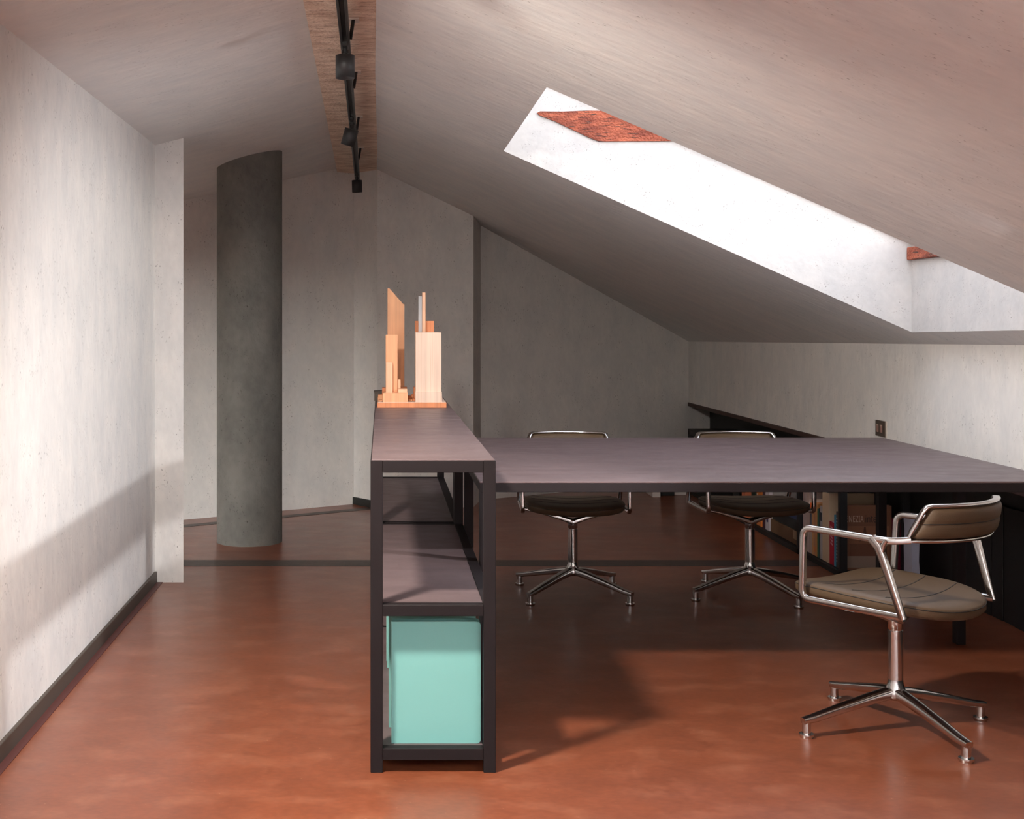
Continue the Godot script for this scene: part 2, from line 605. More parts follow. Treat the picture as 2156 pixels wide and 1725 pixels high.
	var a := Vector2(-2.3, 7.60)
	var b := Vector2(1.9, 10.40)
	a = Vector2(-1.26, 8.27) - Vector2(1.18, 0.755) * 0.9
	b = Vector2(-0.08, 9.02) + Vector2(1.18, 0.82) * 1.5
	var w := Vector2(-(b - a).y, (b - a).x).normalized() * 0.045
	prism(st, PackedVector2Array([a - w, b - w, b + w, a + w]), -0.01, 0.0015)
	structure(done("trim_3", st, M.dark_stone_strip))

	# round column standing between floor and left slope
	st = new_st()
	var cx := -0.784
	var cd := 7.713
	var R := 0.1935
	st.set_smooth_group(0)
	var seg := 64
	for k in seg:
		var t0 := TAU * k / seg
		var t1 := TAU * (k + 1) / seg
		var rows := 10
		for r in rows:
			var v := []
			for s in [[t0, r], [t1, r], [t1, r + 1], [t0, r + 1]]:
				var t: float = s[0]
				var x := cx + R * cos(t)
				var d := cd - R * sin(t)
				var yt := y_left(x, d) + 0.01
				v.append(p(x, yt * float(s[1]) / rows, d))
			wtri(st, v[0], v[1], v[2])
			wtri(st, v[0], v[2], v[3])
	var colm := smooth("round_column", st, M.grey_column_plaster)
	tag(colm, "dark grey plastered round column standing under the left roof slope", "column")

func timber_patch(st: SurfaceTool, tp: Array) -> void:
	var far := func(v: Vector2, o: float) -> Vector3:
		return p(v.x, v.y, 6.03 - 0.0738 * (v.x - 0.565) - o)
	var poly := PackedVector2Array(tp)
	var idx := Geometry2D.triangulate_polygon(poly)
	for i in range(0, idx.size(), 3):
		tri(st, far.call(poly[idx[i]], 0.008), far.call(poly[idx[i + 1]], 0.008), far.call(poly[idx[i + 2]], 0.008), Vector3.BACK)
	var mid := Vector2(1.05, 2.21)
	for i in poly.size():
		var u := poly[i]
		var w := poly[(i + 1) % poly.size()]
		var o := (u + w) * 0.5 - mid
		quad(st, far.call(u, 0.008), far.call(w, 0.008), far.call(w, -0.02), far.call(u, -0.02), Vector3(o.x, o.y, 0))

# ------------------------------------------------------------------ main shelf
func shelf_unit(label: String, d0: float, d1: float, end_panel: bool) -> Node3D:
	var s := thing("open_shelf_unit", label, "shelf", p(0.1495, 0, (d0 + d1) * 0.5), 0.0, "open frame shelf units")
	var L := (d1 - d0) * 0.5
	var W := 0.181
	var t := 0.0355
	var m: Material = M.aubergine_lacquer
	for sx: float in [-1, 1]:
		for sz: float in [-1, 1]:
			var x0 := sx * W
			var x1 := sx * (W - t)
			var z0 := sz * L
			var z1 := sz * (L - t)
			lbox("post", Vector3(minf(x0, x1), 0, minf(z0, z1)), Vector3(maxf(x0, x1), 0.902, maxf(z0, z1)), m, s, 0.0015)
	for y: Array in [[0.0362, 0.0698], [0.4525, 0.4854], [0.867, 0.9015]]:
		for sz: float in [-1, 1]:
			var z0 := sz * L
			var z1 := sz * (L - t)
			lbox("end_rail", Vector3(-W + t, y[0], minf(z0, z1)), Vector3(W - t, y[1], maxf(z0, z1)), m, s, 0.0015)
		for sx: float in [-1, 1]:
			var x0 := sx * W
			var x1 := sx * (W - t)
			lbox("side_rail", Vector3(minf(x0, x1), y[0], -L + t), Vector3(maxf(x0, x1), y[1], L - t), m, s, 0.0015)
	lbox("top_panel", Vector3(-W + 0.003, 0.896, -L + 0.004), Vector3(W - 0.003, 0.9045, L - 0.004), M.aubergine_linoleum, s, 0.0008)
	lbox("shelf_panel", Vector3(-W + t - 0.004, 0.472, -L + t - 0.004), Vector3(W - t + 0.004, 0.4835, L - t + 0.004), M.aubergine_linoleum, s, 0.0008)
	lbox("bottom_panel", Vector3(-W + t - 0.004, 0.055, -L + t - 0.004), Vector3(W - t + 0.004, 0.0675, L - t + 0.004), M.aubergine_linoleum, s, 0.0008)
	if end_panel:
		lbox("end_panel", Vector3(-W + t, 0.0698, -L + 0.010), Vector3(W - t, 0.4525, -L + 0.022), M.aubergine_linoleum, s, 0.0008)
	return s

func folder(label: String, x0: float, x1: float, top: float, d0: float, d1: float, y0 := 0.068) -> void:
	# document box of teal card: wrap with rounded front corners and an open side of paper
	var f := thing("document_folder", label, "folder", p((x0 + x1) * 0.5, y0, (d0 + d1) * 0.5), 0.0, "teal card folders in the shelf")
	var w := (x1 - x0) * 0.5
	var h := top - y0
	var t := (d1 - d0) * 0.5
	for s: float in [1.0, -1.0]:
		var st := new_st()
		var pts := PackedVector2Array()
		var r := 0.011
		pts.append(Vector2(-w, 0.0))
		for k in 5:
			var a := -PI / 2 + PI / 2 * k / 4.0
			pts.append(Vector2(w - r + r * cos(a), r + r * sin(a)))
		for k in 5:
			var a := PI / 2 * k / 4.0
			pts.append(Vector2(w - r + r * cos(a), h - r + r * sin(a)))
		pts.append(Vector2(-w, h))
		plate(st, pts, s * t, s * (t - 0.0018))
		done("cover", st, M.teal_card, f)
	lbox("spine", Vector3(-w - 0.0016, 0, -t), Vector3(-w, h, t), M.teal_card_edge, f, 0.0005)
	lbox("sheets", Vector3(-w + 0.004, 0.004, -t + 0.004), Vector3(w - 0.012, h - 0.008, t - 0.004), M.chalk_white, f, 0.001)

# flat plate in the xy plane between two z values
func plate(st: SurfaceTool, pts: PackedVector2Array, za: float, zb: float) -> void:
	var z0 := minf(za, zb)
	var z1 := maxf(za, zb)
	var idx := Geometry2D.triangulate_polygon(pts)
	var mid := Vector2.ZERO
	for q in pts:
		mid += q / pts.size()
	for i in range(0, idx.size(), 3):
		var a := pts[idx[i]]
		var b := pts[idx[i + 1]]
		var c := pts[idx[i + 2]]
		tri(st, Vector3(a.x, a.y, z1), Vector3(b.x, b.y, z1), Vector3(c.x, c.y, z1), Vector3.BACK)
		tri(st, Vector3(a.x, a.y, z0), Vector3(b.x, b.y, z0), Vector3(c.x, c.y, z0), Vector3.FORWARD)
	var cw := Geometry2D.is_polygon_clockwise(pts)
	for i in pts.size():
		var a := pts[i]
		var b := pts[(i + 1) % pts.size()]
		var e := b - a
		var n := Vector2(e.y, -e.x) * (-1.0 if cw else 1.0)
		quad(st, Vector3(a.x, a.y, z0), Vector3(b.x, b.y, z0), Vector3(b.x, b.y, z1), Vector3(a.x, a.y, z1), Vector3(n.x, n.y, 0))

func shelves() -> void:
	shelf_unit("nearest dark aubergine open-frame shelf unit holding the teal folders", 3.744, 5.285, true)
	shelf_unit("farther dark aubergine open-frame shelf unit carrying the wooden model", 5.297, 6.87, false)
	var rows := [
		["frontmost teal card folder facing out of the shelf's lower opening", 0.031, 0.2905, 0.425, 3.797, 3.84],
		["second teal card folder, just behind the frontmost one", 0.024, 0.2875, 0.437, 3.948, 3.99],
		["third teal card folder counted from the front of the shelf", 0.030, 0.289, 0.432, 4.10, 4.15],
		["fourth teal card folder counted from the front of the shelf", 0.031, 0.288, 0.436, 4.30, 4.36],
		["fifth teal card folder, standing far back in the shelf", 0.0224, 0.288, 0.440, 4.63, 4.69],
		["rearmost teal card folder, peeping out at the far left edge", 0.0197, 0.286, 0.440, 4.72, 4.78],
	]
	for r in rows:
		folder(r[0], r[1], r[2], r[3], r[4], r[5])

# ------------------------------------------------------------------ table
func table() -> void:
	var x0 := 0.335
	var x1 := 2.36
	var d0 := 4.418
	var d1 := 6.097
	var t := thing("work_table", "large dark aubergine work table butting against the open shelf", "table", p((x0 + x1) * 0.5, 0, (d0 + d1) * 0.5))
	var hx := (x1 - x0) * 0.5
	var hz := (d1 - d0) * 0.5
	lbox("tabletop", Vector3(-hx, 0.7535, -hz), Vector3(hx, 0.7595, hz), M.aubergine_linoleum, t, 0.001)
	var b := 0.036
	var m: Material = M.aubergine_lacquer
	for sz: float in [-1, 1]:
		var z0 := sz * (hz - 0.001)
		var z1 := sz * (hz - b)
		lbox("edge_rail", Vector3(-hx + 0.001, 0.7225, minf(z0, z1)), Vector3(hx - 0.001, 0.7535, maxf(z0, z1)), m, t, 0.001)
	for sx: float in [-1, 1]:
		var xa := sx * (hx - 0.001)
		var xb := sx * (hx - b)
		lbox("edge_rail", Vector3(minf(xa, xb), 0.7225, -hz + b), Vector3(maxf(xa, xb), 0.7535, hz - b), m, t, 0.001)
		for z: float in [hz - 0.046, -0.02, -hz]:
			var q0 := sx * (hx - 0.001)
			var q1 := sx * (hx - 0.037)
			lbox("leg", Vector3(minf(q0, q1), 0, z + 0.001), Vector3(maxf(q0, q1), 0.7225, z + 0.045), m, t, 0.0015)
	lbox("cross_rail", Vector3(-hx + b, 0.6925, -0.018), Vector3(hx - b, 0.7225, 0.022), m, t, 0.0015)

# ------------------------------------------------------------------ chairs
func seat_r(phi: float, front: bool) -> float:
	var a := 0.230
	var b := 0.262 if front else 0.262
	var n := 5.0 if front else 2.35
	return pow(pow(absf(cos(phi)) / a, n) + pow(absf(sin(phi)) / b, n), -1.0 / n)

func seat_top(x: float, z: float) -> float:
	return 0.449 + 0.022 * pow(x / 0.238, 2.0) + 0.010 * clampf(z / 0.25, -1, 1) * 0.6

func chair(label: String, at: Vector3, turn: float, base_turn: float) -> void:
	var c := thing("swivel_armchair", label, "chair", at, turn, "leather swivel chairs")
	var al: Material = M.polished_aluminium
	# column and hub
	var st := new_st()
	lathe(st, [Vector2(0.012, 0.094), Vector2(0.030, 0.098), Vector2(0.036, 0.108), Vector2(0.034, 0.122), Vector2(0.028, 0.136), Vector2(0.0245, 0.150), Vector2(0.0235, 0.160)], 28)
	smooth("hub", st, al, c)
	st = new_st()
	lathe(st, [Vector2(0.0232, 0.159), Vector2(0.0232, 0.316)], 28)
	lathe(st, [Vector2(0.0205, 0.316), Vector2(0.0205, 0.322), Vector2(0.0228, 0.324), Vector2(0.0228, 0.340), Vector2(0.030, 0.362)], 28)
	smooth("column", st, al, c)
	# four-star base
	for k in 4:
		var g := base_turn - turn + PI / 2 * k
		var dir := Vector3(sin(g), 0, cos(g))
		st = new_st()
		sweep(st, [dir * 0.012 + Vector3(0, 0.118, 0), dir * 0.09 + Vector3(0, 0.105, 0), dir * 0.20 + Vector3(0, 0.0815, 0), dir * 0.300 + Vector3(0, 0.0585, 0), dir * 0.3375 + Vector3(0, 0.0535, 0)], [0.042, 0.0265], [0.036, 0.018], Vector3.UP, false, 0.3)
		var leg := smooth("base_leg", st, al, c)
		st = new_st()
		var o := Transform3D(Basis(), dir * 0.324)
		lathe(st, [Vector2(0.0135, 0.056), Vector2(0.0135, 0.054), Vector2(0.0135, 0.019), Vector2(0.0135, 0.013)], 18, o)
		lathe(st, [Vector2(0.0225, 0.013), Vector2(0.0235, 0.008), Vector2(0.0205, 0.004), Vector2(0.0205, 0.0)], 20, o)
		smooth("glide", st, al, leg)
	# bracket wings under the seat
	for s: float in [-1, 1]:
		st = new_st()
		sweep(st, [Vector3(0, 0.352, 0), Vector3(s * 0.06, 0.372, 0), Vector3(s * 0.15, 0.398, 0), Vector3(s * 0.240, 0.414, 0)], [0.056, 0.040], [0.026, 0.013], Vector3.UP, false, 0.3)
		smooth("bracket", st, al, c)
	# arm frames
	for s: float in [-1, 1]:
		st = new_st()
		var path := rounded([Vector3(s * 0.243, 0.421, -0.190), Vector3(s * 0.246, 0.421, 0.170), Vector3(s * 0.252, 0.648, 0.160), Vector3(s * 0.256, 0.646, -0.105), Vector3(s * 0.248, 0.645, -0.150), Vector3(s * 0.214, 0.650, -0.192)], 0.030)
		sweep(st, path, [0.021, 0.021], [0.019, 0.019], Vector3(1, 0.001, 0), false, 0.3)
		var arm := smooth("arm_frame", st, al, c)
		st = new_st()
		sweep(st, [Vector3(s * 0.256, 0.649, -0.088), Vector3(s * 0.2555, 0.622, -0.113), Vector3(s * 0.254, 0.585, -0.128), Vector3(s * 0.2435, 0.416, -0.186)], [0.030, 0.022], [0.020, 0.020], Vector3(1, 0.001, 0), false, 0.3)
		smooth("rear_strut", st, al, arm)
		st = new_st()
		sweep(st, [Vector3(s * 0.2545, 0.648, -0.140), Vector3(s * 0.2545, 0.628, -0.127), Vector3(s * 0.2535, 0.595, -0.124)], [0.014, 0.012], [0.019, 0.019], Vector3(1, 0.001, 0), false, 0.3)
		smooth("fillet", st, al, arm)
	# seat cushion
	st = new_st()
	var seg := 56
	var rings := []
	for t: float in [0.0, 0.2, 0.4, 0.6, 0.78, 0.88, 0.94, 0.975, 0.995]:
		rings.append([t, 0])
	rings.append([1.0, 1])
	rings.append([1.0, 2])
	rings.append([0.96, 3])
	rings.append([0.72, 4])
	rings.append([0.4, 5])
	rings.append([0.0, 5])
	var pt := func(ring: Array, k: int) -> Vector3:
		var phi := TAU * k / seg
		var r := seat_r(phi, sin(phi) >= 0) * float(ring[0])
		var x := r * cos(phi)
		var z := r * sin(phi)
		var y := seat_top(x, z)
		var edge := clampf((float(ring[0]) - 0.86) / 0.14, 0, 1)
		match int(ring[1]):
			0: y -= 0.013 * edge * edge
			1: y -= 0.019
			2: y -= 0.036
			3: y -= 0.045
			4: y = 0.418 - 0.004
			5: y = 0.402
		return Vector3(x, y, z)
	st.set_smooth_group(0)
	for i in rings.size() - 1:
		for k in seg:
			var a: Vector3 = pt.call(rings[i], k)
			var b: Vector3 = pt.call(rings[i], (k + 1) % seg)
			var d: Vector3 = pt.call(rings[i + 1], (k + 1) % seg)
			var e: Vector3 = pt.call(rings[i + 1], k)
			wtri(st, a, d, b)
			wtri(st, a, e, d)
	var seat := smooth("seat", st, M.olive_leather, c)
	for zc: float in [0.125, 0.015, -0.10]:
		st = new_st()
		var path := []
		for k in 17:
			var u := -1.0 + 2.0 * k / 16.0
			var z := zc + 0.028 * (1.0 - u * u) * -1.0 + 0.012
			var lim := seat_half(z) * 0.985
			var x := u * lim
			var ed := clampf((absf(u) - 0.86) / 0.14, 0, 1)
			path.append(Vector3(x, seat_top(x, z) - 0.013 * ed * ed + 0.0003, z))
		sweep(st, path, [0.0035, 0.0035], [0.002, 0.002], Vector3.UP, false, 0.4)
		smooth("seam", st, M.leather_seam, seat)
	st = new_st()
	var rim := []
	for k in seg:
		var v: Vector3 = pt.call([1.0, 1], k)
		rim.append(v + Vector3(v.x, 0, v.z).normalized() * 0.0003 + Vector3(0, 0.002, 0))
	sweep(st, rim, [0.003, 0.003], [0.003, 0.003], Vector3.UP, true, 0.45)
	smooth("piping", st, M.leather_seam, seat)
	# backrest pad
	var bp := func(al_: float, v: float, off: float) -> Vector3:
		var R := 0.30 + off
		return Vector3(R * sin(al_), 0.647 + 0.108 * v, 0.03 - R * cos(al_) - 0.022 * v)
	st = new_st()
	st.set_smooth_group(0)
	var NU := 30
	var NV := 14
	for side: float in [-1.0, 1.0]:
		for i in NU:
			for j in NV:
				var q := []
				for s: Array in [[i, j], [i + 1, j], [i + 1, j + 1], [i, j + 1]]:
					var u: float = -1.0 + 2.0 * s[0] / NU
					var v: float = float(s[1]) / NV
					var amax := lerpf(0.775, 0.635, v)
					var th := 0.021 * pow(maxf(0.0, 1.0 - pow(absf(2 * v - 1), 5.0)), 0.5) * pow(maxf(0.0, 1.0 - pow(absf(u), 9.0)), 0.5)
					if side > 0 and absf(v - 0.5) < 0.04:
						th -= 0.003
					q.append(bp.call(u * amax, 0.04 + 0.92 * v, side * th))
				if side > 0:
					wtri(st, q[0], q[1], q[2])
					wtri(st, q[0], q[2], q[3])
				else:
					wtri(st, q[0], q[2], q[1])
					wtri(st, q[0], q[3], q[2])
	var back := smooth("backrest", st, M.olive_leather, c)
	st = new_st()
	var sp := []
	for k in 21:
		sp.append(bp.call(lerpf(-0.69, 0.69, k / 20.0), 0.5, 0.0185))
	sweep(st, sp, [0.002, 0.002], [0.003, 0.003], Vector3.UP, false, 0.4)
	smooth("seam", st, M.leather_seam, back)
	# aluminium rim round the pad
	var loop := []
	for k in 21:
		loop.append(bp.call(lerpf(-0.80, 0.80, k / 20.0), 0.0, 0.0))
	loop.append(bp.call(0.775, 0.25, 0.0))
	loop.append(bp.call(0.735, 0.55, 0.0))
	loop.append(bp.call(0.70, 0.82, 0.0))
	loop.append(bp.call(0.665, 0.965, 0.0))
	for k in 19:
		loop.append(bp.call(lerpf(0.62, -0.62, k / 18.0), 1.0, 0.0))
	loop.append(bp.call(-0.665, 0.965, 0.0))
	loop.append(bp.call(-0.70, 0.82, 0.0))
	loop.append(bp.call(-0.735, 0.55, 0.0))
	loop.append(bp.call(-0.775, 0.25, 0.0))
	st = new_st()
	rim_loop(st, loop, 0.024, 0.0115)
	smooth("backrest_rim", st, al, back)

func seat_half(z: float) -> float:
	var front := z >= 0
	var a := 0.230
	var b := 0.262 if front else 0.262
	var n := 5.0 if front else 2.35
	return a * pow(maxf(0.0, 1.0 - pow(absf(z) / b, n)), 1.0 / n)

# closed strap whose wide side lies along the radial direction of the curved back
func rim_loop(st: SurfaceTool, loop: Array, wide: float, thick: float) -> void:
	var n := loop.size()
	var rings := []
	for i in n:
		var a: Vector3 = loop[(i - 1 + n) % n]
		var b: Vector3 = loop[(i + 1) % n]
		var cpt: Vector3 = loop[i]
		var t := (b - a).normalized()
		var rad := Vector3(cpt.x, 0, cpt.z - 0.03).normalized()
		var u := rad.cross(t).normalized()
		rad = t.cross(u).normalized()
		var ring := []
		for k in 12:
			var g := TAU * k / 12
			var cx := signf(cos(g)) * pow(absf(cos(g)), 0.6)
			var sy := signf(sin(g)) * pow(absf(sin(g)), 0.6)
			ring.append(cpt + rad * cx * wide * 0.5 + u * sy * thick * 0.5)
		rings.append(ring)
	st.set_smooth_group(0)
	for i in n:
		var r0: Array = rings[i]
		var r1: Array = rings[(i + 1) % n]
		for k in 12:
			var k2 := (k + 1) % 12
			wtri(st, r0[k], r1[k2], r1[k])
			wtri(st, r0[k], r0[k2], r1[k2])

func chairs() -> void:
	chair("swivel chair nearest the camera, turned left at the table's front", p(1.645, 0, 4.15), deg_to_rad(215), atan2(-0.309, 0.085))
	chair("swivel chair tucked behind the table next to the open shelf", p(0.913, 0, 6.187), deg_to_rad(-3), PI / 4)
	chair("swivel chair tucked behind the table in front of the book shelf", p(1.759, 0, 6.189), deg_to_rad(2), atan2(-0.322, 0.153))

# ------------------------------------------------------------------ wooden model
func px(x: float, d: float) -> float:
	return (x - 803.0) * d / 2730.0

func py(y: float, d: float) -> float:
	return H - (y - 680.0) * d / 2730.0

func model() -> void:
	var d0 := 6.04
	var m := thing("architectural_model", "wooden architectural model of city towers standing on the shelf", "model", p(0.14, 0.9045, 6.28))
	var at := m.position
	var blk := func(called: String, xa: float, xb: float, ya: float, yb: float, da: float, db: float, mt: String) -> void:
		# px columns and rows measured on the front face at depth da
		var lo := Vector3(px(xa, da), py(yb, da), -db) - at
		var hi := Vector3(px(xb, da), py(ya, da), -da) - at
		lo.y = maxf(lo.y, 0.0215)
		lbox(called, lo, hi, M[mt], m, 0.0008)
	lbox("base_board", Vector3(px(794.5, d0), 0.9045, -6.53) - at, Vector3(px(940, d0), 0.9285, -d0) - at, M.cherry_wood, m, 0.001)
	lbox("ground_sheet", Vector3(px(794.5, d0) + 0.002, 0.9285, -6.528) - at, Vector3(px(940, d0) - 0.002, 0.9305, -d0 - 0.002) - at, M.pale_wood, m, 0.0005)
	blk.call("podium", 806.0, 858.5, 827.5, 851.0, 6.045, 6.16, "beech_wood")
	blk.call("tower", 812.5, 826.0, 763.0, 828.0, 6.06, 6.10, "maple_wood")
	blk.call("tower", 812.0, 837.0, 705.0, 835.0, 6.105, 6.15, "beech_wood")
	blk.call("block", 838.0, 843.5, 799.0, 832.0, 6.12, 6.16, "maple_wood")
	blk.call("block", 838.0, 857.5, 819.5, 835.0, 6.07, 6.15, "maple_wood")
	blk.call("tower", 875.0, 929.0, 700.0, 840.0, 6.06, 6.22, "pale_wood")
	blk.call("plinth", 874.5, 930.5, 825.5, 851.0, 6.045, 6.235, "pale_wood")
	blk.call("slab", 874.0, 914.0, 676.0, 850.0, 6.30, 6.36, "cherry_wood")
	blk.call("slab", 889.0, 896.0, 616.0, 850.0, 6.25, 6.285, "maple_wood")
	blk.call("acrylic_slab", 881.0, 888.5, 624.0, 850.0, 6.25, 6.285, "frosted_acrylic")
	blk.call("block", 871.0, 876.0, 816.0, 850.0, 6.20, 6.28, "cherry_wood")
	blk.call("block", 804.5, 812.0, 817.0, 850.0, 6.18, 6.26, "cherry_wood")
	blk.call("block", 796.0, 806.0, 832.0, 850.0, 6.17, 6.30, "beech_wood")
	blk.call("block", 843.0, 857.0, 816.0, 850.0, 6.22, 6.30, "cherry_wood")
	for q in [[858.5, 866.0, 835.0, 6.22, 6.30], [866.5, 875.0, 831.0, 6.30, 6.36], [860.0, 872.0, 836.5, 6.40, 6.50], [795.5, 803.0, 838.0, 6.34, 6.45], [859.5, 868.0, 841.5, 6.12, 6.18], [868.5, 874.5, 839.5, 6.14, 6.20], [797.0, 804.0, 842.0, 6.08, 6.13]]:
		blk.call("low_block", q[0], q[1], q[2], 850.0, q[3], q[4], "beech_wood" if int(q[0]) % 2 else "cherry_wood")
	# tall slab with a slanting top
	var ds := 6.40
	var st := new_st()
	var pts := PackedVector2Array([Vector2(px(816, ds), 0.93), Vector2(px(851.5, ds), 0.93), Vector2(px(851.5, ds), py(640, ds)), Vector2(px(849.5, ds), py(641, ds)), Vector2(px(819.5, ds), py(607, ds)), Vector2(px(816, ds), py(607.5, ds))])
	var sh := PackedVector2Array()
	for v in pts:
		sh.append(v - Vector2(at.x, at.y))
	plate(st, sh, -ds - at.z, -ds - 0.05 - at.z)
	done("slanted_tower", st, M.beech_wood, m)
	# dark box showing behind the model's left corner
	var bx := thing("storage_box", "small dark grey box behind the wooden model's left corner", "box", p(-0.005, 0.9045, 6.64))
	lbox("body", Vector3(-0.031, 0, -0.06), Vector3(0.055, 0.040, 0.06), M.dark_skirting, bx, 0.001)
	lbox("lid", Vector3(-0.033, 0.040, -0.062), Vector3(0.057, 0.048, 0.062), M.dark_skirting, bx, 0.001)

# ------------------------------------------------------------------ track lighting
func track() -> void:
	var t := thing("light_track", "black lighting track hanging under the ridge beam", "track", p(-0.145, 2.31, 5.8))
	var a := p(-0.085, 2.305, -0.5) - t.position
	var b := p(-0.166, 2.305, 8.95) - t.position
	var st := new_st()
	for s: float in [-1, 1]:
		var o := Vector3(s * 0.0125, 0, 0)
		sweep(st, [a + o, b + o], [0.009, 0.009], [0.034, 0.034], Vector3.UP, false, 0.1)
	smooth("track_side", st, M.track_black, t)
	st = new_st()
	sweep(st, [a + Vector3(0, 0.012, 0), b + Vector3(0, 0.012, 0)], [0.020, 0.020], [0.008, 0.008], Vector3.UP, false, 0.1)
	smooth("track_web", st, M.track_black, t)
	for d: float in [3.0, 4.55, 5.5, 6.7, 7.9]:
		var x := lerpf(-0.085, -0.166, (d + 0.5) / 9.45)
		st = new_st()
		sweep(st, [p(x + 0.02, 2.30, d) - t.position, p(x + 0.03, 2.372, d + 0.02) - t.position], [0.012, 0.012], [0.024, 0.024], Vector3.FORWARD, false, 0.2)
		var br := smooth("bracket", st, M.track_black, t)
		lbox("mounting_plate", p(x - 0.02, 2.366, d + 0.06) - t.position, p(x + 0.05, 2.373, d) - t.position, M.chalk_white, br, 0.0005)
	spot("cylindrical black track spotlight hanging straight, nearest of the visible three", 4.60, 0.0, 0.0, 0.04)
	spot("black track spotlight tilted sideways, middle of the three", 6.28, deg_to_rad(-16), deg_to_rad(10), 0.05)
	spot("black track spotlight at the track's far end", 8.62, deg_to_rad(2), 0.0, 0.04)

# lit head farther along the track, above the frame, aimed at the wooden model
func model_spot() -> void:
	var d := 3.30
	var s := spot("lit track spotlight above the frame, aimed at the wooden model", d, 0.0, 0.0, 0.04)
	var from := s.position + Vector3(0, -0.085, 0)
	var aim := p(0.145, 1.16, 6.06)
	var dir := (aim - from).normalized()
	var can: Node3D = s.get_node("can")
	var pivot := Vector3(0, -0.04, 0)
	var turn := Basis(Quaternion(Vector3.DOWN, dir))
	can.transform = Transform3D(turn, pivot - turn * pivot)
	var lens: MeshInstance3D = can.get_node("lens")
	var glow := mat("lit_spot_lens", Color(1.0, 0.9, 0.8), 0.4)
	glow.emission_enabled = true
	glow.emission = Color(1.0, 0.80, 0.60)
	glow.emission_energy_multiplier = 8.0
	lens.material_override = glow
	var l := SpotLight3D.new()
	l.name = "spot_light"
	add_child(l)
	l.look_at_from_position(s.position + pivot + dir * 0.09, aim, Vector3.UP)
	l.light_color = Color(1.0, 0.84, 0.70)
	l.light_energy = 0.55
	l.light_size = 0.02
	l.spot_range = 20.0
	l.spot_attenuation = 2.0
	l.spot_angle = 5.6
	l.spot_angle_attenuation = 0.5
	l.shadow_enabled = true

# spotlight under the right slope, beyond the frame's right edge, washing the left wall:
# the shelf top throws the soft band of shadow along that wall
func wall_washer() -> void:
	var at := p(1.87, 1.465, 3.58)
	var aim := p(-1.134, 0.85, 5.2)
	var dir := (aim - at).normalized()
	var c := thing("wall_washer", "graphite spotlight under the right slope beyond the frame, aimed at the left wall", "spotlight", at)
	var st := new_st()
	lathe(st, [Vector2(0.008, 0.0), Vector2(0.008, y_right(1.87, 3.58) - 1.465)], 14)
	smooth("stem", st, M.track_black, c)
	var o := Transform3D(Basis(Quaternion(Vector3.DOWN, dir)), Vector3.ZERO)
	st = new_st()
	lathe(st, [Vector2(0.042, -0.06), Vector2(0.042, 0.07)], 36, o, false)
	lathe(st, [Vector2(0.042, 0.07), Vector2(0.0, 0.07)], 36, o, false)
	lathe(st, [Vector2(0.037, -0.03), Vector2(0.042, -0.06)], 36, o, false)
	smooth("can", st, M.spot_graphite, c)
	st = new_st()
	lathe(st, [Vector2(0.0, -0.03), Vector2(0.037, -0.03)], 36, o, false)
	var glow := mat("washer_lens", Color(0.95, 0.97, 1.0), 0.4)
	glow.emission_enabled = true
	glow.emission = Color(0.95, 0.97, 1.0)
	glow.emission_energy_multiplier = 8.0
	smooth("lens", st, glow, c)
	var l := SpotLight3D.new()
	l.name = "washer_light"
	add_child(l)
	l.look_at_from_position(at + dir * 0.12, aim, Vector3.UP)
	l.light_color = Color(0.97, 0.98, 1.0)
	l.light_energy = WASH
	l.light_size = 0.035
	l.spot_range = 20.0
	l.spot_attenuation = 2.0
	l.spot_angle = 33.0
	l.spot_angle_attenuation = 0.8
	l.shadow_enabled = true

# round ceiling lamp on the left slope, above the frame: its light throws the shelf's and the table's shadows
func ceiling_lamp() -> void:
	var c := thing("ceiling_lamp", "round white ceiling lamp on the left slope above the frame", "lamp", p(-0.60, 2.29, 2.95))
	var st := new_st()
	lathe(st, [Vector2(0.105, -0.02), Vector2(0.105, 0.03)], 40)
	smooth("canopy", st, M.track_black, c)
	st = new_st()
	lathe(st, [Vector2(0.02, -0.055), Vector2(0.07, -0.045), Vector2(0.09, -0.02)], 40)
	var glow := mat("lamp_glass", Color(0.95, 0.97, 1.0), 0.4)
	glow.emission_enabled = true
	glow.emission = Color(0.93, 0.96, 1.0)
	glow.emission_energy_multiplier = 6.0
	smooth("lamp_glass", st, glow, c)
	var l := SpotLight3D.new()
	l.name = "lamp_light"
	add_child(l)
	var from := c.position + Vector3(0.06, -0.12, -0.04)
	l.look_at_from_position(from, p(0.80, -0.05, 4.40), Vector3.UP)
	l.light_color = Color(1.0, 0.97, 0.93)
	l.light_energy = LAMP
	l.light_size = 0.085
	l.spot_range = 20.0
	l.spot_attenuation = 2.0
	l.spot_angle = 62.0
	l.spot_angle_attenuation = 1.0
	l.shadow_enabled = true

